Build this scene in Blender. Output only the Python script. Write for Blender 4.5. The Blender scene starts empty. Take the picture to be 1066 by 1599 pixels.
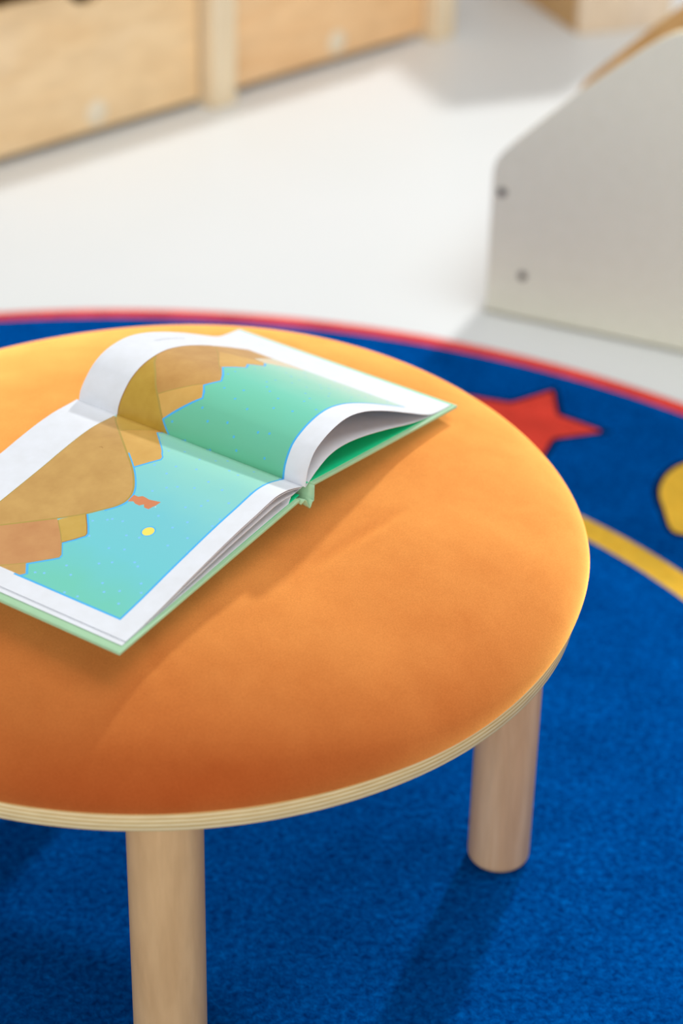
import bpy, bmesh, math, random
from mathutils import Vector, Matrix, noise
from mathutils.geometry import delaunay_2d_cdt
random.seed(7)
scene = bpy.context.scene
C = scene.collection
PI = math.pi
V3 = Vector

# ------------------------------------------------------------------ helpers
def lin(c):
    return c / 12.92 if c <= 0.04045 else ((c + 0.055) / 1.055) ** 2.4
def rgb(r, g, b):
    return (lin(r / 255), lin(g / 255), lin(b / 255), 1.0)

def mat(name, col, rough=0.6, spec=0.4):
    m = bpy.data.materials.new(name); m.use_nodes = True
    b = m.node_tree.nodes['Principled BSDF']
    b.inputs['Base Color'].default_value = col
    b.inputs['Roughness'].default_value = rough
    b.inputs['Specular IOR Level'].default_value = spec
    return m, m.node_tree, b

def node(nt, typ, **kw):
    n = nt.nodes.new(typ)
    for k, v in kw.items(): setattr(n, k, v)
    return n

def tex_coord(nt, scale=(1, 1, 1), out='Object', rot=(0, 0, 0)):
    tc = node(nt, 'ShaderNodeTexCoord'); mp = node(nt, 'ShaderNodeMapping')
    mp.inputs['Scale'].default_value = scale
    mp.inputs['Rotation'].default_value = rot
    nt.links.new(tc.outputs[out], mp.inputs['Vector'])
    return mp.outputs['Vector']

def noise_tex(nt, vec, scale, detail=3, rough=0.55, dist=0.0):
    n = node(nt, 'ShaderNodeTexNoise')
    n.inputs['Scale'].default_value = scale; n.inputs['Detail'].default_value = detail
    n.inputs['Roughness'].default_value = rough; n.inputs['Distortion'].default_value = dist
    nt.links.new(vec, n.inputs['Vector'])
    return n.outputs['Fac']

def ramp(nt, fac, stops):
    r = node(nt, 'ShaderNodeValToRGB')
    e = r.color_ramp.elements
    while len(e) < len(stops): e.new(0.5)
    for el, (p, c) in zip(e, stops): el.position = p; el.color = c
    nt.links.new(fac, r.inputs['Fac'])
    return r.outputs['Color']

def bump(nt, b, h, strength, dist):
    n = node(nt, 'ShaderNodeBump')
    n.inputs['Strength'].default_value = strength; n.inputs['Distance'].default_value = dist
    nt.links.new(h, n.inputs['Height']); nt.links.new(n.outputs['Normal'], b.inputs['Normal'])

def mixc(nt, fac, a, b, mode='MIX'):
    n = node(nt, 'ShaderNodeMix', data_type='RGBA', blend_type=mode)
    for sock, val in ((0, fac), (6, a), (7, b)):
        if isinstance(val, (int, float, tuple)): n.inputs[sock].default_value = val
        else: nt.links.new(val, n.inputs[sock])
    return n.outputs[2]

def link(name, me, parent=None, loc=None):
    o = bpy.data.objects.new(name, me); C.objects.link(o)
    if parent is not None: o.parent = parent
    if loc is not None: o.location = loc
    return o

def mesh_obj(name, verts, faces, mats, parent=None, fm=None, smooth=True, loc=None):
    me = bpy.data.meshes.new(name)
    me.from_pydata([tuple(v) for v in verts], [], faces)
    for m in (mats if isinstance(mats, (list, tuple)) else [mats]): me.materials.append(m)
    if fm: me.polygons.foreach_set('material_index', fm)
    me.polygons.foreach_set('use_smooth', [smooth] * len(me.polygons))
    me.update()
    return link(name, me, parent, loc)

def bm_obj(name, bm, m, parent=None, loc=None, smooth=False):
    me = bpy.data.meshes.new(name); bmesh.ops.recalc_face_normals(bm, faces=bm.faces)
    bm.to_mesh(me); bm.free(); me.materials.append(m)
    me.polygons.foreach_set('use_smooth', [smooth] * len(me.polygons))
    return link(name, me, parent, loc)

def thing(name, label, cat, loc=(0, 0, 0), rotz=0, group=None):
    o = bpy.data.objects.new(name, None); C.objects.link(o)
    o.empty_display_size = 0.05
    o.location = loc; o.rotation_euler = (0, 0, rotz); o['label'] = label; o['category'] = cat
    if group: o['group'] = group
    return o

def lathe(name, prof, m, parent=None, n=96, loc=None, cap=True):
    vs, fs = [], []
    for r, z in prof:
        for k in range(n): vs.append((r * math.cos(2 * PI * k / n), r * math.sin(2 * PI * k / n), z))
    for i in range(len(prof) - 1):
        for k in range(n):
            a, b = i * n + k, i * n + (k + 1) % n
            fs.append((a, b, b + n, a + n))
    if cap:
        fs.append(tuple(range(n))[::-1]); fs.append(tuple(range((len(prof) - 1) * n, len(prof) * n)))
    o = mesh_obj(name, vs, fs, m, parent, loc=loc)
    o.data.set_sharp_from_angle(angle=math.radians(50))
    return o

def bevel_box(lo, hi, bev=0.002, seg=2):
    bm = bmesh.new(); bmesh.ops.create_cube(bm, size=1)
    for v in bm.verts:
        v.co = V3([lo[i] + (v.co[i] + .5) * (hi[i] - lo[i]) for i in range(3)])
    if bev: bmesh.ops.bevel(bm, geom=bm.edges[:], offset=bev, segments=seg, profile=.5, affect='EDGES')
    return bm

def prism(poly, t0, t1, to3d, bev=0.0, seg=3):
    """solid from a 2D outline extruded t0..t1 ; to3d(a,b,t)->3D"""
    bm = bmesh.new()
    lo = [bm.verts.new(to3d(a, b, t0)) for a, b in poly]
    hi = [bm.verts.new(to3d(a, b, t1)) for a, b in poly]
    n = len(poly)
    f1 = bm.faces.new(lo[::-1]); f2 = bm.faces.new(hi)
    for k in range(n): bm.faces.new((lo[k], lo[(k + 1) % n], hi[(k + 1) % n], hi[k]))
    if bev:
        ed = list({e for f in (f1, f2) for e in f.edges})
        bmesh.ops.bevel(bm, geom=ed, offset=bev, segments=seg, profile=.5, affect='EDGES')
    return bm

def inside(p, poly):
    x, y = p; c = False; j = len(poly) - 1
    for i in range(len(poly)):
        xi, yi = poly[i]; xj, yj = poly[j]
        if (yi > y) != (yj > y) and x < (xj - xi) * (y - yi) / (yj - yi) + xi: c = not c
        j = i
    return c

def stroke(pts, w, sx=1.0, sy=1.0):
    """thin closed ribbon around a polyline; w in real units, sx/sy = real size of the unit square"""
    P = [V3((a * sx, b * sy)) for a, b in pts]; L, R = [], []
    for i, p in enumerate(P):
        d = (P[min(i + 1, len(P) - 1)] - P[max(i - 1, 0)])
        d = V3((d.x, d.y)).normalized() if d.length else V3((1, 0))
        n = V3((-d.y, d.x)) * w * .5
        L.append(((p.x + n.x) / sx, (p.y + n.y) / sy)); R.append(((p.x - n.x) / sx, (p.y - n.y) / sy))
    return L + R[::-1]

def chaikin(pts, n=1, closed=False):
    for _ in range(n):
        out = [] if closed else [pts[0]]
        rng = range(len(pts)) if closed else range(len(pts) - 1)
        for i in rng:
            a, b = pts[i], pts[(i + 1) % len(pts)]
            out += [tuple(.75 * x + .25 * y for x, y in zip(a, b)), tuple(.25 * x + .75 * y for x, y in zip(a, b))]
        if not closed: out.append(pts[-1])
        pts = out
    return pts

def cdt(bound_segments, polys, extra=()):
    """constrained triangulation: list of open/closed polylines -> verts, tris"""
    vs, es = [], []
    for pl, closed in bound_segments + [(p, True) for p in polys] + list(extra):
        b = len(vs); vs += [V3(p) for p in pl]
        es += [(b + i, b + i + 1) for i in range(len(pl) - 1)]
        if closed: es.append((b + len(pl) - 1, b))
    r = delaunay_2d_cdt(vs, es, [], 0, 1e-6)
    return r[0], r[2]

# ------------------------------------------------------------------ materials
# white floor
M_floor, nt, b = mat('white_floor', rgb(236, 236, 236), .38, .4)
v = tex_coord(nt); f = noise_tex(nt, v, 1.3, 3)
nt.links.new(ramp(nt, f, [(.3, rgb(222, 226, 226)), (.7, rgb(226, 229, 230))]), b.inputs['Base Color'])

# velvet
M_velvet, nt, b = mat('orange_velvet', rgb(236, 128, 44), .9, .0)
v = tex_coord(nt)
big = noise_tex(nt, v, 9, 4, .6, .4)
streak = noise_tex(nt, tex_coord(nt, (1, 1, 1), rot=(0, 0, .6)), 20, 3, .6, .2)
fine = noise_tex(nt, v, 900, 2)
c1 = ramp(nt, big, [(.3, rgb(144, 27, 0)), (.68, rgb(151, 32, 0))])
c2 = ramp(nt, streak, [(.30, rgb(240, 236, 233)), (.7, rgb(255, 255, 255))])
c3 = ramp(nt, fine, [(.3, rgb(236, 230, 226)), (.7, rgb(255, 255, 255))])
nt.links.new(mixc(nt, .35, mixc(nt, .9, c1, c3, 'MULTIPLY'), c2, 'MULTIPLY'), b.inputs['Base Color'])
# soft nap: a microfibre sheen lobe on top of the deep orange ground
sh = node(nt, 'ShaderNodeBsdfSheen'); sh.inputs['Roughness'].default_value = .6
nt.links.new(mixc(nt, 1.0, mixc(nt, .8, (3.55, 1.98, .52, 1), c3, 'MULTIPLY'), c2, 'MULTIPLY'), sh.inputs['Color'])
ads = node(nt, 'ShaderNodeAddShader'); nt.links.new(b.outputs[0], ads.inputs[0]); nt.links.new(sh.outputs[0], ads.inputs[1])
nt.links.new(ads.outputs[0], nt.nodes['Material Output'].inputs['Surface'])
bump(nt, b, fine, .35, .0006)

def wood(name, dark, mid, light, scale, sc=28, rough=.5, rot=(0, 0, 0), spec=.35):
    m, nt, b = mat(name, mid, rough, spec)
    v = tex_coord(nt, scale, rot=rot)
    f = noise_tex(nt, v, sc, 5, .6, .7)
    g = noise_tex(nt, tex_coord(nt, tuple(x * 4 for x in scale), rot=rot), sc, 3, .6, .2)
    col = ramp(nt, f, [(.28, dark), (.5, mid), (.72, light)])
    col = mixc(nt, .3, col, ramp(nt, g, [(.35, rgb(215, 208, 200)), (.6, rgb(255, 255, 255))]), 'MULTIPLY')
    nt.links.new(col, b.inputs['Base Color'])
    return m
M_leg = wood('beech', rgb(210, 164, 122), rgb(224, 182, 140), rgb(233, 196, 156), (1, 1, .09), 34, .42)
M_leg_warm = wood('maple', rgb(216, 174, 122), rgb(230, 190, 138), rgb(235, 200, 150), (1, 1, .22), 16, .42)
M_pine = wood('pine_front', rgb(244, 206, 154), rgb(249, 216, 168), rgb(251, 222, 180), (.35, .35, 1), 9, .45)
M_pine2 = wood('pine_front_orange', rgb(247, 198, 142), rgb(251, 208, 156), rgb(252, 214, 166), (.35, .35, 1), 9, .45)
M_post = wood('pale_pine', rgb(238, 216, 180), rgb(242, 223, 190), rgb(245, 228, 200), (1, 1, .1), 20, .5)
M_tan = wood('tan_ply', rgb(206, 164, 108), rgb(213, 172, 116), rgb(218, 180, 126), (1, 1, .4), 14, .5)
M_pinkply = wood('pale_ply', rgb(236, 212, 182), rgb(240, 218, 190), rgb(242, 222, 198), (1, 1, .3), 14, .5)
M_cap = mat('cap_wood', rgb(238, 224, 198), .5)[0]
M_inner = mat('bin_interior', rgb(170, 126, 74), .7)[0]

# plywood edge : layers by height
M_ply, nt, b = mat('plywood_edge', rgb(232, 212, 166), .5, .3)
tc = node(nt, 'ShaderNodeTexCoord'); sx = node(nt, 'ShaderNodeSeparateXYZ')
nt.links.new(tc.outputs['Object'], sx.inputs[0])
wv = noise_tex(nt, tex_coord(nt, (1, 1, 1)), 14, 2)
ad = node(nt, 'ShaderNodeMath', operation='MULTIPLY_ADD'); nt.links.new(wv, ad.inputs[0]); ad.inputs[1].default_value = .0012
nt.links.new(sx.outputs['Z'], ad.inputs[2])
mu = node(nt, 'ShaderNodeMath', operation='MULTIPLY'); nt.links.new(ad.outputs[0], mu.inputs[0]); mu.inputs[1].default_value = 2 * PI / .0034
sn = node(nt, 'ShaderNodeMath', operation='SINE'); nt.links.new(mu.outputs[0], sn.inputs[0])
m2 = node(nt, 'ShaderNodeMath', operation='MULTIPLY_ADD'); nt.links.new(sn.outputs[0], m2.inputs[0]); m2.inputs[1].default_value = .5; m2.inputs[2].default_value = .5
lay = ramp(nt, m2.outputs[0], [(.05, rgb(218, 186, 122)), (.35, rgb(244, 219, 160)), (.9, rgb(251, 233, 188))])
fib = ramp(nt, noise_tex(nt, tex_coord(nt, (1, 1, 14)), 60, 3), [(.3, rgb(226, 220, 208)), (.7, rgb(255, 255, 255))])
nt.links.new(mixc(nt, .6, lay, fib, 'MULTIPLY'), b.inputs['Base Color'])

# grey laminate
M_grey, nt, b = mat('grey_laminate', rgb(206, 203, 189), .55, .3)
f = noise_tex(nt, tex_coord(nt), 60, 2)
nt.links.new(ramp(nt, f, [(.3, rgb(234, 232, 214)), (.7, rgb(238, 236, 219))]), b.inputs['Base Color'])
M_cream = mat('cream_edge', rgb(236, 218, 178), .5)[0]
M_metal, nt, b = mat('screw_metal', rgb(120, 116, 110), .4); b.inputs['Metallic'].default_value = .8
M_dark = mat('dark_recess', rgb(60, 52, 44), .8)[0]

# rug piles
def pile(name, d, m_, l, s=1.0):
    m, nt, b = mat(name, m_, .95, .0)
    v = tex_coord(nt)
    a = noise_tex(nt, v, 170 * s, 4, .65, .6); g = noise_tex(nt, v, 14, 4, .6, .5); t = noise_tex(nt, v, 700, 2)
    col = ramp(nt, a, [(.3, d), (.5, m_), (.72, l)])
    col = mixc(nt, .55, col, ramp(nt, g, [(.32, rgb(188, 192, 200)), (.66, rgb(255, 255, 255))]), 'MULTIPLY')
    nt.links.new(col, b.inputs['Base Color'])
    ad = node(nt, 'ShaderNodeMath', operation='MULTIPLY_ADD'); nt.links.new(t, ad.inputs[0]); ad.inputs[1].default_value = .5; nt.links.new(a, ad.inputs[2])
    bump(nt, b, ad.outputs[0], .9, .003)
    return m
M_blue = pile('blue_pile', rgb(0, 52, 122), rgb(0, 80, 162), rgb(0, 108, 200))
M_red = pile('red_pile', rgb(242, 68, 54), rgb(250, 80, 64), rgb(255, 92, 76))
M_yel = pile('yellow_pile', rgb(252, 190, 60), rgb(255, 202, 70), rgb(255, 212, 84))
M_navy = pile('navy_pile', rgb(8, 20, 54), rgb(12, 26, 66), rgb(16, 34, 78))
M_bind = pile('red_binding', rgb(228, 62, 66), rgb(240, 78, 80), rgb(246, 92, 92))

# paper & print
def flat(name, col, rough=.45, spec=.35):
    m, nt, b = mat(name, col, rough, spec)
    f = noise_tex(nt, tex_coord(nt), 90, 3)
    nt.links.new(mixc(nt, .5, col, ramp(nt, f, [(.3, rgb(244, 243, 240)), (.7, rgb(255, 255, 255))]), 'MULTIPLY'), b.inputs['Base Color'])
    return m
M_paper = flat('paper', rgb(229, 233, 240), .5)
M_cover = flat('sage_cover', rgb(166, 208, 168), .5)
M_endp = flat('green_endpaper', rgb(10, 226, 158), .5)
M_outline = flat('blue_outline', rgb(74, 182, 244), .45)
M_seam = flat('olive_line', rgb(178, 152, 74), .45)
M_brown = flat('brown_line', rgb(160, 112, 48), .45)
M_beast = flat('rust_print', rgb(214, 134, 90), .45)
M_moon = flat('yellow_print', rgb(246, 230, 104), .45)
M_grey_ink = flat('pale_grey_ink', rgb(168, 174, 190), .5)
def wash(name, a, c, sc=9, b_col=None):
    m, nt, b = mat(name, a, .42, .4)
    tc = tex_coord(nt, (1, 1, 1), 'UV')
    f = noise_tex(nt, tc, sc, 4, .6)
    nt.links.new(ramp(nt, f, [(.28, a), (.72, c)]), b.inputs['Base Color'])
    return m
M_hill_tan = wash('hill_tan', rgb(190, 146, 80), rgb(206, 164, 94))
M_hill_brown = wash('hill_brown', rgb(186, 136, 70), rgb(204, 158, 88))
M_hill_och = wash('hill_ochre', rgb(180, 142, 48), rgb(198, 162, 66))
M_hill_gold = wash('hill_gold', rgb(206, 158, 78), rgb(218, 174, 94))
M_hill_yel = wash('hill_yellow', rgb(194, 156, 66), rgb(206, 170, 84))
M_hill_pink = wash('hill_terracotta', rgb(194, 136, 84), rgb(206, 152, 96))
M_haze = wash('peach_haze', rgb(226, 200, 160), rgb(206, 212, 192))

def sea(name, stops, axis_mix, speck):
    """printed water: colour wash across the page (part print, part page shading painted in) + pale blue specks"""
    m, nt, b = mat(name, stops[0][1], .42, .4)
    tc = node(nt, 'ShaderNodeTexCoord'); sp = node(nt, 'ShaderNodeSeparateXYZ')
    nt.links.new(tc.outputs['UV'], sp.inputs[0])
    a = node(nt, 'ShaderNodeMath', operation='MULTIPLY_ADD'); nt.links.new(sp.outputs['Y'], a.inputs[0]); a.inputs[1].default_value = axis_mix
    nt.links.new(sp.outputs['X'], a.inputs[2])
    n = noise_tex(nt, tex_coord(nt, (1, 1, 1), 'UV'), 5, 3)
    a2 = node(nt, 'ShaderNodeMath', operation='MULTIPLY_ADD'); nt.links.new(n, a2.inputs[0]); a2.inputs[1].default_value = .16; nt.links.new(a.outputs[0], a2.inputs[2])
    base = ramp(nt, a2.outputs[0], stops)
    vo = node(nt, 'ShaderNodeTexVoronoi', voronoi_dimensions='2D'); vo.inputs['Scale'].default_value = 13
    nt.links.new(tex_coord(nt, (1, 1, 1), 'UV'), vo.inputs['Vector'])
    lt = node(nt, 'ShaderNodeMath', operation='LESS_THAN'); nt.links.new(vo.outputs['Distance'], lt.inputs[0]); lt.inputs[1].default_value = .06
    nt.links.new(mixc(nt, lt.outputs[0], base, speck), b.inputs['Base Color'])
    return m
M_seaR = sea('sea_right', [(.05, rgb(112, 196, 158)), (.35, rgb(108, 202, 176)), (.62, rgb(150, 214, 192)), (.85, rgb(188, 218, 200))], -.1, rgb(84, 188, 236))
M_seaL = sea('sea_left', [(.1, rgb(158, 216, 190)), (.32, rgb(140, 212, 204)), (.58, rgb(116, 202, 212)), (.8, rgb(112, 204, 212)), (1.0, rgb(112, 204, 184))], .12, rgb(128, 200, 252))

# ------------------------------------------------------------------ camera
F_PX, PITCH, ROLL, CAM_H = 3338.117, .528505, .02164116, 1.2151592
fw = V3((0, math.cos(PITCH), -math.sin(PITCH))); rt = V3((1, 0, 0)); up = rt.cross(fw)
r2 = rt * math.cos(ROLL) + up * math.sin(ROLL); u2 = up * math.cos(ROLL) - rt * math.sin(ROLL)
cam_d = bpy.data.cameras.new('camera'); cam = bpy.data.objects.new('camera', cam_d); C.objects.link(cam)
cam.matrix_world = Matrix(((r2.x, u2.x, -fw.x, 0), (r2.y, u2.y, -fw.y, 0), (r2.z, u2.z, -fw.z, CAM_H), (0, 0, 0, 1)))
cam_d.sensor_fit = 'VERTICAL'; cam_d.sensor_height = 36; cam_d.sensor_width = 24
cam_d.lens = F_PX * 36 / 1599
cam_d.clip_start = .05
cam_d.dof.use_dof = True; cam_d.dof.focus_distance = 1.58; cam_d.dof.aperture_fstop = 3.6
scene.camera = cam

# ------------------------------------------------------------------ setting
FZ = -.006
bm = bevel_box((-6, -3, FZ - .05), (6, 9, FZ), 0)
o = bm_obj('floor', bm, M_floor); o['kind'] = 'structure'

# ------------------------------------------------------------------ rug
RX, RY = -.256816, 1.538015
R_OUT, R_RED, R_Y1, R_Y0 = 1.0737, 1.045, .75926, .72461
rug = thing('round_rug', 'round deep blue rug with red rim, yellow ring and stars on the white floor', 'rug', (RX, RY, FZ))
TH = -FZ
def circ(r, n=220): return [(r * math.cos(2 * PI * k / n), r * math.sin(2 * PI * k / n)) for k in range(n)]
def star(cx, cy, ro, ri, rot, g=0.0):
    pts = []
    for k in range(10):
        a = rot + k * PI / 5; r = (ro if k % 2 == 0 else ri)
        r += g * (1.9 if k % 2 == 0 else 1.15)
        pts.append((cx + r * math.cos(a), cy + r * math.sin(a)))
    return chaikin(pts, 1, True) if False else pts
def soft_star(*a, **k):
    p = star(*a, **k); out = []
    n = len(p)
    for i in range(n):
        q, c, d = V3(p[i - 1]), V3(p[i]), V3(p[(i + 1) % n])
        f = .07
        for t in (0, .5, 1):
            A = c.lerp(q, f); B = c.lerp(d, f)
            m1 = A.lerp(c, t); m2 = c.lerp(B, t); m = m1.lerp(m2, t); out.append((m.x, m.y))
    return out
rp = []        # (polygon, material index)   0 blue 1 red 2 yellow 3 navy
STARS = [(.215 - RX, 2.305 - RY, 62.5, 1)]
for deg, rot, mi in ((106.5, 12, 1), (126, 20, 2), (146, 40, 1), (166, 5, 2), (20, 30, 1), (0, 10, 2), (-20, 0, 1), (-40, 22, 2), (186, 33, 1), (206, 12, 2)):
    STARS.append((.905 * math.cos(math.radians(deg)), .905 * math.sin(math.radians(deg)), rot, mi))
for cx, cy, rot, mi in STARS:
    rp.append((soft_star(cx, cy, .1, .052, math.radians(rot), g=.0075), 3))
    rp.append((soft_star(cx, cy, .1, .052, math.radians(rot)), mi))
blob = [(.3675, 2.056), (.3665, 2.10), (.364, 2.14), (.374, 2.175), (.388, 2.198), (.403, 2.212), (.43, 2.224), (.465, 2.212), (.49, 2.17), (.485, 2.10), (.455, 2.06), (.405, 2.047), (.38, 2.048)]
blob = [(x - RX, y - RY) for x, y in blob]
bc = (sum(p[0] for p in blob) / len(blob), sum(p[1] for p in blob) / len(blob))
bo = []
for p in blob:
    d = V3((p[0] - bc[0], p[1] - bc[1])); d = d + d.normalized() * .0085; bo.append((bc[0] + d.x, bc[1] + d.y))
rp.append((chaikin(bo, 2, True), 3)); rp.append((chaikin(blob, 2, True), 2))
rings = [circ(r) for r in (R_OUT - .006, R_RED, R_Y1, R_Y0)]
vs, ts = cdt([], rings + [p for p, _ in rp])
fm = []
for t in ts:
    c = (sum(vs[i].x for i in t) / 3, sum(vs[i].y for i in t) / 3); r = math.hypot(*c)
    mi = 1 if r > R_RED - .0005 else (2 if R_Y0 - .0003 < r < R_Y1 - .0001 else 0)
    for poly, k in rp:
        if abs(poly[0][0] - c[0]) < .3 and abs(poly[0][1] - c[1]) < .3 and inside(c, poly): mi = k
    fm.append(mi)
mesh_obj('pile', [(v.x, v.y, TH) for v in vs], [tuple(t) for t in ts], [M_blue, M_red, M_yel, M_navy], rug, fm, smooth=False)
rim = [(R_OUT - .006 + .006 * math.sin(a), .0005 + (TH - .0005) * (.5 + .5 * math.cos(a))) for a in [PI * k / 10 for k in range(11)]]
lathe('edge_binding', rim[::-1], M_bind, rug, n=220, cap=False)['label'] = 'red sewn edge binding'

# ------------------------------------------------------------------ stool
SX, SY, R, H, BT = -.141309, 1.458587, .33, .303322, .016372
stool = thing('round_stool', 'round stool with orange velvet cushion and pale wooden legs on the blue rug', 'stool', (SX, SY, 0))
e = .0015
lathe('seat_board', [(R - e, H), (R, H + e), (R, H + BT - e), (R - e, H + BT)], M_ply, stool, n=200)['label'] = 'plywood seat board with striped layers on its edge'
A1 = -1.4899; LD, LR = .28721, .027184
for k in range(4):
    a = A1 + k * PI / 2
    c = .009
    pr = [(LR - c + c * math.sin(t), c - c * math.cos(t)) for t in [PI / 2 * j / 8 for j in range(9)]] + [(LR, H * .5), (LR, H)]
    lg = lathe('leg', pr, M_leg_warm if k == 0 else M_leg, stool, n=64, loc=(LD * math.cos(a), LD * math.sin(a), 0))
    lg.rotation_euler = (0, 0, 1.3 * k)

# book frame (also used to let the cushion sink under it)
S0R = V3((-0.02393, 1.39177, 0.42548)); S0L = V3((-0.02949, 1.38778, 0.41713))
BV = V3((-0.84564, 0.53176, 0.04614))
UR = V3((0.52581, 0.84132, -0.1253)); WR = V3((0.10353, 0.08291, 0.99116))
UL = V3((-0.53587, -0.84054, -0.07962)); WL = V3((-0.00596, -0.09054, 0.99588))
CW_R, CW_L, CH, CT = 0.2253, 0.2221, 0.2215, .0028

RM, ZM, HZ, NN, MM = .3379, .0234, .0585, 3.2, 1.9
FC = [-.024, .0752, -.0537, .0319, -.0492, -.0156]
def amp(t): return sum(FC[2 * k] * math.cos((k + 1) * t) + FC[2 * k + 1] * math.sin((k + 1) * t) for k in range(3))
def crease(x, y, x0, y0, x1, y1, w):
    d = V3((x1 - x0, y1 - y0)); p = V3((x - x0, y - y0)); L = d.length; d /= L
    s = (p.x * d.x + p.y * d.y) / L; q = abs(p.x * d.y - p.y * d.x)
    if s < 0 or s > 1: return 0
    return math.sin(PI * s) * math.exp(-(q / w) ** 2)
CREASES = []
def front(t):
    f = min(1.0, max(0.0, (-math.sin(t) - .2) / .6)); return f * f * (3 - 2 * f)
def cush_z(r, t):
    """local height over the board top at radius r"""
    f = front(t)
    s = max(0.0, 1 - (r / RM) ** (NN - 1.0 * f))
    zm = ZM - .0215 * f
    z = zm + (HZ + ZM - zm) * s ** (1 / MM)
    z *= 1 + amp(t) * (r / RM) ** 2
    x, y = r * math.cos(t), r * math.sin(t)
    return z + .010 * math.exp(-(r / .085) ** 2) - .011 * math.exp(-((x - .12) ** 2 + (y + .08) ** 2) / .019)
def dent(x, y, z):
    """keep the cushion under the covers (world x,y,z)"""
    for O, U, Wn, cw in ((S0R, UR, WR, CW_R), (S0L, UL, WL, CW_L)):
        p = V3((x, y, z)) - O
        u = p.dot(U); vv = p.dot(BV)
        du = max(-.012 - u, u - cw, 0); dv = max(-vv - .003, vv - CH, 0); d = math.hypot(du, dv)
        if d < .06:
            # plane height here
            zp = O.z - (Wn.x * (x - O.x) + Wn.y * (y - O.y)) / Wn.z - CT - .0008
            lim = zp + (d * .75 if d > 0 else 0) 
            # smooth min
            k = .004; h = max(k - abs(z - lim), 0) / k
            z = min(z, lim) - h * h * k * .25
    return z
vs, fs = [], []
NP = 288
prof = []
for j in range(9):   # underside bulge from the board up to the widest ring
    a = -PI / 2 + PI / 2 * j / 8
    u_ = j / 8; prof.append(('b', (R - .0008) + (RM - R + .0008) * math.sin(PI / 2 * u_), ZM * u_))
for j in range(1, 110):
    s = PI / 2 * j / 110
    prof.append(('t', RM * math.cos(s) ** (2 / 3.0), None))
def rim_r(t):
    f = min(1.0, max(0.0, (-math.sin(t) - .35) / .6)); f = f * f * (3 - 2 * f)
    return RM - .0048 * f
for kind, r, zz in prof:
    for k in range(NP):
        t = 2 * PI * k / NP
        if kind == 'b':
            u_ = zz / ZM; r0 = R - .0008 + .0012 * noise.noise((math.cos(t) * 9, math.sin(t) * 9, 3.3))
            rr = r0 + (rim_r(t) - r0) * math.sin(PI / 2 * u_)
            x, y = rr * math.cos(t), rr * math.sin(t)
            z = zz * (1 - .0215 * front(t) / ZM) * (1 + amp(t) * u_)
        else:
            rr = r * rim_r(t) / RM
            x, y = rr * math.cos(t), rr * math.sin(t)
            z = cush_z(r, t)
            z += .0012 * noise.noise((x * 9, y * 9, 1.7)) * (1 - (r / RM) ** 4)
            z -= .0011 * crease(x, y, .118, -.118, .20, -.02, .0032) + .0008 * crease(x, y, .0, -.2, .03, -.27, .004)
        z += H + BT
        z = dent(x + SX, y + SY, z) if kind == 't' else z
        vs.append((x, y, z))
top = len(prof) - 1
for i in range(top):
    for k in range(NP):
        a, b_ = i * NP + k, i * NP + (k + 1) % NP
        fs.append((a, b_, b_ + NP, a + NP))
zc = dent(SX, SY, H + BT + ZM + HZ + .010); vs.append((0, 0, zc)); ci = len(vs) - 1
for k in range(NP): fs.append((top * NP + k, top * NP + (k + 1) % NP, ci))
fs.append(tuple(range(NP))[::-1])
cu = mesh_obj('cushion', vs, fs, M_velvet, stool); cu['label'] = 'domed orange velvet cushion'
cu.data.set_sharp_from_angle(angle=math.radians(50))

# ------------------------------------------------------------------ book
book = thing('picture_book', 'square hardcover picture book lying open on the orange cushion, with teal and ochre hill illustrations', 'book', tuple(S0R - WR * .004))
book_inv = Matrix.Translation(-book.location)
def bl(p): return V3(p) - book.location

def catmull(pts, n=14):
    out = []
    P = [tuple(2 * a - b for a, b in zip(pts[0], pts[1]))] + list(pts) + [tuple(2 * a - b for a, b in zip(pts[-1], pts[-2]))]
    for i in range(1, len(P) - 2):
        p0, p1, p2, p3 = P[i - 1], P[i], P[i + 1], P[i + 2]
        for k in range(n):
            t = k / n
            out.append(tuple(.5 * ((2 * b) + (-a + c) * t + (2 * a - 5 * b + 4 * c - d) * t * t + (-a + 3 * b - 3 * c + d) * t ** 3) for a, b, c, d in zip(p0, p1, p2, p3)))
    out.append(pts[-1]); return out
def resample(pts, n):
    L = [0]
    for a, b in zip(pts, pts[1:]): L.append(L[-1] + math.dist(a, b))
    out = []; j = 0
    for i in range(n + 1):
        s = L[-1] * i / n
        while j < len(L) - 2 and L[j + 1] < s: j += 1
        t = (s - L[j]) / max(1e-12, L[j + 1] - L[j])
        out.append(tuple(a + (b - a) * t for a, b in zip(pts[j], pts[j + 1])))
    return out
G = S0R - UR * .00157 - WR * .00265
gl = ((G - S0L).dot(UL), (G - S0L).dot(WL))
mm = lambda l: [(a * 9.826e-4, b * 9.826e-4) for a, b in l]
RB = mm([(-1.6, -2.7), (-1.9, 5), (-.7, 13.3), (5.4, 25.1), (19.4, 33.7), (35.6, 39), (50, 40.8), (65, 39.8), (84.4, 36), (115, 27), (150, 15), (183, 3.8), (200, 1.3), (223, 1)])
RTp = mm([(-1.6, -2.7), (-.8, 5), (5.3, 15.3), (15.6, 26), (31.3, 33.6), (54.8, 37), (79.4, 34.7), (105.3, 29.1), (132, 21.6), (150, 16), (185, 4.5), (200, 1.6), (224, 1)])
LB = [gl] + mm([(5.5, 10.3), (16.5, 14.4), (30, 17), (43, 16.8), (55, 15.9), (88.5, 14.0), (137, 9), (173, 4.5), (200, 2), (214.5, 1.2)])
LTp = [gl] + mm([(4, 6.5), (24, 8.6), (46, 8.7), (68.6, 7.2), (90.3, 5.2), (140, 2.6), (180, 1.3), (215, 1.2)])
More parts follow.
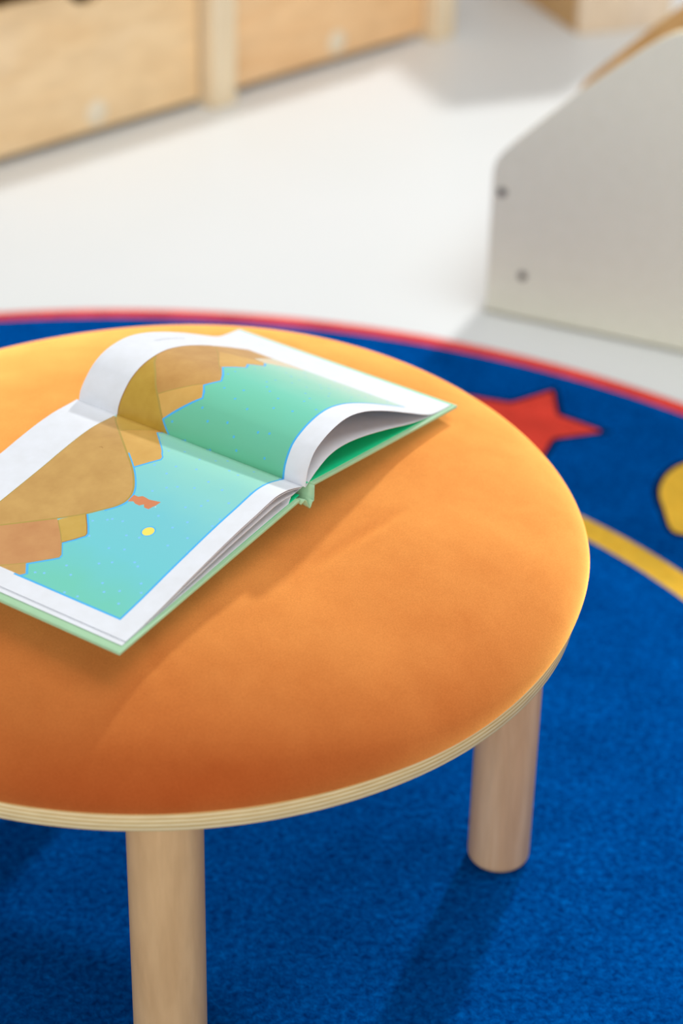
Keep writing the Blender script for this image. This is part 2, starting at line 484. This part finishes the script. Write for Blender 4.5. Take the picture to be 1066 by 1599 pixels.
R2 = mm([(-1.4, -2.6), (2.5, .5), (13.4, 7.9), (29.3, 15.1), (49.3, 17.6), (77, 16.1), (115.7, 10.8), (156.5, 3.9), (190, .7), (223, .6)])
NS = 64; VB, VT = 0.00295, 0.21863
cur = lambda p: resample(catmull(p), NS)
CUR = {'R': (cur(RB), cur(RTp), S0R, UR, WR), 'L': (cur(LB), cur(LTp), S0L, UL, WL), 'R2': (cur(R2), cur(R2), S0R, UR, WR)}
def squash(side, k, kmin=.0008, du=0.0):
    B, T, O, U, Wn = CUR[side]
    f = lambda P: [(P[0][0] + (a - P[0][0]) * (1 - .0 * k) + du * i / NS, max(P[0][1] if i < 6 else -9, max(kmin, b * k - .0006)) if i > 0 else b) for i, (a, b) in enumerate(P)]
    return (f(B), f(T), O, U, Wn)
def pg(c, s, t, off=0.0):
    """point on a sheet. s 0 gutter..1 fore edge, t 0 lower edge..1 upper edge"""
    B, T, O, U, Wn = c
    x = min(max(s, 0), 1) * NS; i = min(int(x), NS - 1); f = x - i
    q = [(B[i][k] * (1 - f) + B[i + 1][k] * f) * (1 - t) + (T[i][k] * (1 - f) + T[i + 1][k] * f) * t for k in (0, 1)]
    if off:
        d = [(B[i + 1][k] - B[i][k]) * (1 - t) + (T[i + 1][k] - T[i][k]) * t for k in (0, 1)]
        L = math.hypot(*d) or 1; q = [q[0] - d[1] / L * off, q[1] + d[0] / L * off]
    return bl(O + U * q[0] + Wn * q[1] + BV * (VB + (VT - VB) * t))
PT = .00034
def slab_back(c, base):
    """under face + rim of a sheet on a NS x 6 grid ; returns verts, faces"""
    vs, fs = [], []; M = 6
    for o_ in (0.0, -PT):
        for i in range(NS + 1):
            for j in range(M + 1): vs.append(pg(c, i / NS, j / M, o_))
    n1 = (NS + 1) * (M + 1); ix = lambda i, j, l: base + l * n1 + i * (M + 1) + j
    for i in range(NS):
        for j in range(M): fs.append((ix(i, j, 1), ix(i, j + 1, 1), ix(i + 1, j + 1, 1), ix(i + 1, j, 1)))
        for j in (0, M): fs.append((ix(i, j, 0), ix(i + 1, j, 0), ix(i + 1, j, 1), ix(i, j, 1)))
    for j in range(M):
        for i in (0, NS): fs.append((ix(i, j, 0), ix(i, j + 1, 0), ix(i, j + 1, 1), ix(i, j, 1)))
    return vs, fs, n1, M
def plain_page(c, m=None):
    vs, fs, n1, M = slab_back(c, 0)
    for i in range(NS):
        for j in range(M): a = i * (M + 1) + j; fs.append((a, a + M + 1, a + M + 2, a + 1))
    me = mesh_obj('page', vs, fs, m or M_paper, book)
    me.data.set_sharp_from_angle(angle=math.radians(60)); return me
def art_page(c, wreal, regions, mats, label, uvflip=1):
    grid = [([(i / NS, 0), (i / NS, 1)], False) for i in range(NS + 1)]
    grid += [([(0, j / 12), (1, j / 12)], False) for j in range(13)]
    # clip regions to unit square
    cl = lambda p: [(min(max(a, 0), 1), min(max(b, 0), 1)) for a, b in p]
    regions = [(cl(p), k) for p, k in regions]
    v2, ts = cdt(grid, [p for p, _ in regions])
    bb = [(min(a for a, _ in p), max(a for a, _ in p), min(b for _, b in p), max(b for _, b in p)) for p, _ in regions]
    fm, fs = [], []
    for t in ts:
        cx = sum(v2[i].x for i in t) / 3; cy = sum(v2[i].y for i in t) / 3; mi = 0
        for (poly, k), q in zip(regions, bb):
            if q[0] <= cx <= q[1] and q[2] <= cy <= q[3] and inside((cx, cy), poly): mi = k
        fm.append(mi); fs.append(tuple(t))
    vs = [pg(c, v.x, v.y) for v in v2]
    n = len(vs)
    bv, bf, _, _ = slab_back(c, n)
    o = mesh_obj('page', vs + bv, fs + bf, mats, book, fm + [0] * len(bf))
    uv = o.data.uv_layers.new(name='UVMap')
    flatv = [(v.x, v.y) for v in v2] + [(0, 0)] * len(bv)
    for lp in o.data.loops: uv.data[lp.index].uv = flatv[lp.vertex_index]
    o.data.set_sharp_from_angle(angle=math.radians(60))
    o['label'] = label
    return o
MATS = [M_paper, M_seaR, M_seaL, M_hill_tan, M_hill_brown, M_hill_och, M_hill_gold, M_hill_yel, M_hill_pink, M_haze, M_outline, M_seam, M_brown, M_beast, M_moon, M_grey_ink]
PAPER, SR, SL, TAN, BRN, OCH, GLD, YEL, PNK, HAZ, OUT, SEAM, BLN, BST, MOON, INK = range(16)

# right page print
WR_, HR_ = .254, VT - VB
pb, pt_, pf = .097, .8205, .826
edgeR = [(0.0, .5925), (.0422, .6262), (.0767, .5913), (.1122, .5537), (.1522, .5162), (.1756, .5288), (.2022, .5513), (.2511, .5137), (.2856, .535), (.34, .5813), (.4233, .5387), (.4811, .575), (.5544, .5525), (.6244, .5988)]
hazeR = [(.6244, .5988), (.7022, .5737), (pf, .545)]
seamR = [(.2611, .8205), (.2211, .791), (.1856, .7562), (.135, .713), (.0911, .6687), (.0456, .63)]
regR = [
    ([(0, pb - .008), (pf, pb - .008), (pf, pb), (0, pb)], OUT),
    ([(0, pb), (pf, pb), (pf, pt_), (0, pt_)], SR),
    (edgeR + [(pf, .575), (pf, pt_), (0, pt_)], BRN),
    (hazeR + [(pf, .7), (.72, .68), (.64, .66)], HAZ),
    ([(.0422, .6262)] + edgeR[2:7] + [(.2078, .5587), (.1633, .6138), (.1122, .685), (.0911, .6687)], GLD),
    ([(.2067, .553), (.2511, .5137), (.2667, .5238), (.3478, .6025), (.5211, .7462), (.5956, .8113), (.59, .8205), (.2611, .8205), (.1122, .685), (.1633, .6138)], BRN),
    ([(.34, .5813), (.4233, .5387), (.4811, .575), (.5544, .5525), (.6244, .5988), (.60, .66), (.52, .735), (.3478, .6025)], GLD),
    ([(0, .6), (.0456, .63)] + seamR[::-1] + [(.2611, pt_), (0, pt_)], OCH),
    (stroke(seamR + [(.0, .5985)], .0016, WR_, HR_), SEAM),
    (stroke([(.1122, .685), (.1633, .6138), (.2078, .5587)], .0008, WR_, HR_), SEAM),
    (stroke([(.5956, .8113), (.5211, .7462), (.3478, .6025), (.2667, .5238)], .0006, WR_, HR_), SEAM),
    (stroke([(0, pt_), (.59, pt_)], .0009, WR_, HR_), BLN),
    (stroke([(a, b_ - .002) for a, b_ in edgeR], .0019, WR_, HR_), OUT),
]
# faint line of pencil-like writing in the upper margin
tx = []
for k in range(46):
    s = .365 + .17 * k / 45
    tx.append((s, .9125 + .010 * math.sin(k * 1.9) * (.4 + .6 * abs(math.sin(k * .7)))))
regR.append((stroke(tx, .0008, WR_, HR_), INK))
art_page(CUR['R'], WR_, regR, MATS, 'arched right page printed with stepped ochre hills and green water')

# left page print
WL_ = .222
lb, lt, lf = .085, .815, .921
hill = [(.0156, .8037), (.0344, .7963), (.1178, .71), (.2022, .6162), (.2711, .5362), (.3222, .4887), (.38, .4462), (.4322, .4325), (.4744, .4462), (.5167, .48), (.5578, .5112), (.6144, .5713), (.6656, .6312), (.75, .7288)]
hill = chaikin(hill, 2)
blk = [(0.0, .606), (.0167, .6225), (.0856, .5575), (.135, .511), (.1544, .4975), (.1700, .483), (.1844, .4788), (.2289, .5075), (.2711, .5362)]
low = [(.5578, .5125), (.6056, .47), (.64, .4425), (.6522, .44), (.6867, .4625), (.7189, .4875)]
mid = [(.6311, .5737), (.6889, .515), (.7167, .49), (.77, .4487), (.7833, .4462), (.8322, .4937), (.86, .52), (.9178, .5863)]
bot = [(.8589, .52), (.9022, .4862), (lf, .498)]
beast = [(.4367, .4287), (.4144, .4312), (.3967, .4312), (.3978, .4125), (.3878, .4), (.39, .385), (.3933, .37), (.3911, .3563), (.3856, .325), (.4089, .3287), (.4211, .3337), (.4378, .3387), (.4367, .3575), (.4233, .3688), (.4356, .3787), (.4344, .3975), (.4267, .4113)]
def ell(cx, cy, rx, ry, n=28): return [(cx + rx * math.cos(2 * PI * k / n), cy + ry * math.sin(2 * PI * k / n)) for k in range(n)]
regL = [
    ([(0, lb - .0075), (lf + .008, lb - .0075), (lf + .008, .52), (lf, .52), (lf, lb), (0, lb)], OUT),
    ([(0, lb), (lf, lb), (lf, lt), (0, lt)], SL),
    (stroke(ell(.5335, .2662, .0245, .0219), .0012, WL_, HR_), OUT),
    (ell(.5335, .2662, .0225, .0203), MOON),
    (stroke([(a + .002, b_ - .003) for a, b_ in blk], .0019, WL_, HR_), OUT),
    ([(0, lt)] + [(0, .6)] + blk + hill[::-1][-24:] , GLD),
    ([(0, lt), (0, .64), (.0089, .6388), (.0744, .7063), (.1, .7212), (.0156, .8037)], YEL),
    (stroke([(.0089, .6388), (.0744, .7063), (.1, .7212)], .0006, WL_, HR_), SEAM),
    (stroke([(a, b_ - .004) for a, b_ in low], .0022, WL_, HR_), OUT),
    (low + [(.7167, .49), (.6889, .515), (.6311, .5737), (.62, .57)], YEL),
    (stroke(low, .0007, WL_, HR_), BLN),
    (stroke([(a + .003, b_ - .003) for a, b_ in mid[2:7]], .0022, WL_, HR_), OUT),
    (mid + [(lf, .62), (lf, .80), (.80, .80), (.66, .66), (.62, .60)], PNK),
    ([(.8322, .4937)] + bot + [(lf, .60), (.88, .545)], TAN),
    (stroke([(a + .002, b_ - .003) for a, b_ in bot], .0020, WL_, HR_), OUT),
    (stroke(mid[:3] + mid[3:], .0008, WL_, HR_), SEAM),
    ([(.75, .7288), (.83, .80), (.845, lt), (lf, lt), (lf, .70), (.80, .70)], YEL),
    (stroke([(a + .001, b_ - .006) for a, b_ in hill[14:-18]], .0024, WL_, HR_), OUT),
    (hill + [(.845, lt), (.0156, lt)], TAN),
    (stroke(hill, .0015, WL_, HR_), SEAM),
    (stroke([(.0156, lt), (.845, lt)], .0008, WL_, HR_), SEAM),
    (stroke([(.2311, .7125), (.226, .706), (.2311, .6975)], .0006, WL_, HR_), BLN),
    (beast, BST),
    (ell(.4156, .325, .0026, .0022, 8), PAPER),
]
art_page(CUR['L'], WL_, regL, MATS, 'left page printed with a big tan hill, teal water and a yellow moon')

# unprinted sheets below
plain_page(CUR['R2'])
for k in (.94, .58, .1): plain_page(squash('L', k, .0004 + .0002 * k, du=.0045 if k == .58 else (.003 if k < .5 else .0008)))

# cover boards, endpapers, spine
def board(O, U, Wn, u0, u1, lab, inset=.0032):
    bm = bevel_box((u0, -.0004, -CT), (u1, CH, 0), .0009, 2)
    for v in bm.verts: v.co = bl(O + U * v.co.x + BV * v.co.y + Wn * v.co.z)
    o = bm_obj('cover_board', bm, M_cover, book, smooth=False); o['label'] = lab
    bm = bevel_box((u0 - .004, .0032, 0), (u1 - inset, CH - .0035, .0004), 0)
    for v in bm.verts: v.co = bl(O + U * v.co.x + BV * v.co.y + Wn * v.co.z)
    bm_obj('endpaper', bm, M_endp, o)['label'] = 'bright green endpaper'
board(S0R, UR, WR, .0045, CW_R, 'sage green cover board under the arched page')
board(S0L, UL, WL, .0035, CW_L, 'sage green cover board under the left page', .0085)
# spine cloth: hinge strip dipping between the boards, puckered at its lower end
vs, fs = [], []
prof_s = []
A = S0R + UR * .0045 - WR * .0001; B_ = S0L + UL * .0035 - WL * .0001
NSP = 14
for j in range(NSP + 1):
    t = j / NSP
    prof_s.append((t, -.0012 - .0062 * math.sin(PI * t) ** .7 + .0016 * math.sin(3 * PI * t)))
M_ = 40
for l in (0, 1):
    for i in range(M_ + 1):
        tv = i / M_; v_ = -.0012 + (CH + .0008) * tv
        pk = math.exp(-tv * 26)
        for t, dz in prof_s:
            p = A.lerp(B_, t) + BV * v_ + V3((0, 0, dz - l * .0011 + pk * .0026 * math.sin(t * 17)))
            p += BV * (-.0032 * pk * math.sin(PI * t)) + V3((.0006, -.0012, 0)) * pk * math.sin(PI * t)
            vs.append(bl(p))
n1 = (M_ + 1) * (NSP + 1)
q = lambda l, i, j: l * n1 + i * (NSP + 1) + j
for i in range(M_):
    for j in range(NSP):
        fs.append((q(0, i, j), q(0, i + 1, j), q(0, i + 1, j + 1), q(0, i, j + 1)))
        fs.append((q(1, i, j), q(1, i, j + 1), q(1, i + 1, j + 1), q(1, i + 1, j)))
    for j in (0, NSP): fs.append((q(0, i, j), q(0, i + 1, j), q(1, i + 1, j), q(1, i, j)))
for j in range(NSP):
    for i in (0, M_): fs.append((q(0, i, j), q(0, i, j + 1), q(1, i, j + 1), q(1, i, j)))
mesh_obj('spine', vs, fs, M_cover, book)['label'] = 'sage green spine cloth, puckered at its lower end'

# ------------------------------------------------------------------ grey display unit on the right
D = V3((.91003, -.41455, 0)); N = V3((.41455, .91003, 0)); P0 = V3((.188, 2.635, FZ))
unit = thing('display_unit', 'low grey laminate unit with sloping side panels and two screws, beside the blue rug', 'display unit', tuple(P0), math.atan2(D.y, D.x))
# local x along the panel, local y away from the camera
prof2 = [(0, .004), (0, .196), (.0006, .2045), (.0024, .2125), (.0055, .2200), (.0100, .2275), (.0160, .2350), (.0230, .2425), (.0310, .2505)]
prof2 += [(.1094, .3282), (.15, .3632), (.1836, .392), (.2064, .4095), (.222, .419), (.238, .4255), (.256, .4285), (.28, .429), (.62, .429), (.62, .004)]
def side(y0, m, lab):
    bm = prism(prof2, y0, y0 + .018, lambda a, b_, t: V3((a, t, b_)), .0012, 2)
    o = bm_obj('side_panel', bm, m, unit); o['label'] = lab; return o
s1 = side(0, M_grey, 'grey laminate side panel with a rounded sloping front corner')
s2 = side(.325, M_tan, 'far side panel with tan inner face')
# cream plywood edges on both panels
for s, y0 in ((s1, 0), (s2, .325)):
    s.data.materials.append(M_cream)
    for p in s.data.polygons:
        n = p.normal
        if abs(n.y) < .5 : p.material_index = 1
# keep the thin front edge of the near panel grey-beige like the photo: edges facing forward
def seg_board(name, a, b_, th, m):
    d = V3((b_[0] - a[0], b_[1] - a[1])); L = d.length; d /= L; n = V3((-d.y, d.x))
    poly = [(a[0], a[1]), (b_[0], b_[1]), (b_[0] - n.x * th, b_[1] - n.y * th), (a[0] - n.x * th, a[1] - n.y * th)]
    bm = prism(poly, .018, .325, lambda x, z, t: V3((x, t, z)))
    return bm_obj(name, bm, m, unit)
seg_board('front_board', (.052, .03), (.007, .20), -.012, M_tan)
seg_board('back_board', (.60, .02), (.60, .40), .014, M_tan)
seg_board('shelf_board', (.06, .05), (.58, .05), .014, M_tan)
for (a, z) in ((.0145, .176), (.0500, .064)):
    o = lathe('screw', [(.0062, 0), (.0062, .0008), (.0045, .0018), (.0022, .0018), (.0022, .0008)], M_metal, s1, n=20, loc=(a, 0, z)); o.rotation_euler = (PI / 2, 0, 0)

# ------------------------------------------------------------------ wooden shelf frame with two bins
d3 = V3((.70186, .71231, 0)); A3 = V3((-.2265, 3.40707, FZ)); ang = math.atan2(d3.y, d3.x)
def wood_thing(*a): return thing(*a[:3], loc=tuple(a[3]), rotz=ang, group=None)
frame = thing('shelf_frame', 'pale pine frame with thick upright posts around the two wooden storage bins', 'shelf', tuple(A3), ang)
PW, PD = .052, .045
for s0 in (-.5387, 0, .5387):
    for y0 in (0, .40):
        bm = bevel_box((s0, y0, 0), (s0 + PW, y0 + PD, .285), .003)
        bm_obj('post', bm, M_post, frame)
bm_obj('top_board', bevel_box((-.5387, 0, .285), (.5387 + PW, .445, .305), .003), M_post, frame)

def bin_(x0, x1, m, label):
    t = thing('storage_bin', label, 'storage bin', tuple(A3 + d3 * ((x0 + x1) / 2)), ang, 'wooden storage bins in the pine frame')
    w = (x1 - x0) / 2; z0, z1 = .014, .247; yb = .03
    nx, nr = .012, .036
    poly = [(-w, z0), (w, z0), (w, z1)]
    poly += [(nx + nr * math.cos(a) * 1.1, z1 - .028 * math.sin(a)) for a in [PI * k / 14 for k in range(15)]]
    poly += [(-w, z1)]
    fp = bm_obj('front_panel', prism(poly, yb, yb + .016, lambda a, b_, q_: V3((a, q_, b_)), .0012, 2), m, t)
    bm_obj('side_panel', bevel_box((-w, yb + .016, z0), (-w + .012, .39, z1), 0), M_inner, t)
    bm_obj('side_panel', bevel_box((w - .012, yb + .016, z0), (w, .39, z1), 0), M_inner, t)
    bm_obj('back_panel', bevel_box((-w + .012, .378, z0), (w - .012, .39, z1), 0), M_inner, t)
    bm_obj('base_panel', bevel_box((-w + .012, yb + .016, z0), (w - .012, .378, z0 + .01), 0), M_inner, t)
    o = lathe('round_plug', [(.021, 0), (.021, .001), (.019, .0022)], M_cap, fp, n=40, loc=(.021, yb + .0005, .042)); o.rotation_euler = (PI / 2, 0, 0)
    o['label'] = 'pale round plug near the lower edge'
    for xx in (-w + .05, w - .05):
        for yy in (.08, .34):
            o = lathe('caster', [(.010, -.006), (.0118, -.005), (.0118, .005), (.010, .006)], M_dark, t, n=24, loc=(xx, yy, .0120)); o.rotation_euler = (0, PI / 2, 0)
bin_(-.483, -.006, M_pine, 'light pine storage bin with a finger notch, left of the thick middle post')
bin_(.056, .535, M_pine2, 'orange-toned pine storage bin right of the thick middle post')

# ------------------------------------------------------------------ narrow cabinet far right
c3 = V3((.41803, 3.8542, FZ)); ang3 = math.atan2(.36, .93)
cab = thing('narrow_cabinet', 'narrow plywood cabinet with a tan side at the far end of the white floor', 'cabinet', tuple(c3), ang3)
Wc, Dc, Hc = .19, .42, .53
bm_obj('front_panel', bevel_box((0, 0, 0), (Wc, .016, Hc), .0015), M_pinkply, cab)
bm_obj('side_panel', bevel_box((0, .016, 0), (.016, Dc, Hc - .016), .0008), M_tan, cab)
bm_obj('side_panel', bevel_box((Wc - .016, .016, 0), (Wc, Dc, Hc - .016), .0008), M_tan, cab)
bm_obj('back_panel', bevel_box((.016, Dc - .012, 0), (Wc - .016, Dc, Hc - .016), 0), M_tan, cab)
bm_obj('top_panel', bevel_box((0, .016, Hc - .016), (Wc, Dc, Hc), .0008), M_pinkply, cab)

# ------------------------------------------------------------------ light
w = bpy.data.worlds.new('room_light'); scene.world = w; w.use_nodes = True
bg = w.node_tree.nodes['Background']; bg.inputs[0].default_value = (.98, .99, 1.0, 1); bg.inputs[1].default_value = .35

def area(name, loc, target, size, power, col=(1, 1, 1), shape='DISK', sy=None):
    l = bpy.data.lights.new(name, 'AREA'); l.shape = shape; l.size = size
    if sy: l.size_y = sy
    l.energy = power; l.color = col
    o = bpy.data.objects.new(name, l); C.objects.link(o); o.location = loc
    o.rotation_euler = (V3(target) - V3(loc)).to_track_quat('-Z', 'Y').to_euler()
    return o
l = bpy.data.lights.new('ceiling_spot', 'SPOT'); l.energy = 780; l.color = (1, .99, .98)
l.spot_size = math.radians(62); l.spot_blend = 1.0; l.shadow_soft_size = .17
o = bpy.data.objects.new('ceiling_spot', l); C.objects.link(o); o.location = (2.0, 6.4, 3.75)
o.rotation_euler = (V3((-.2, 1.2, .2)) - o.location).to_track_quat('-Z', 'Y').to_euler()
area('ceiling_panel', (.8, 1.9, 3.2), (-.3, 3.5, .1), 2.2, 50, (1, .99, .97), 'RECTANGLE', 2.2)

area('front_fill', (-1.2, -4.2, 1.9), (0, 2.6, .4), 4.4, 125, (1, .992, .975), 'RECTANGLE', 2.6)  # added fill light behind the camera, brightens legs and camera-facing panels

vs_ = scene.view_settings
scene.display_settings.display_device = 'sRGB'
vs_.view_transform = 'Standard'; vs_.look = 'None'; vs_.exposure = 0.13; vs_.gamma = 1.0; vs_.use_curve_mapping = False
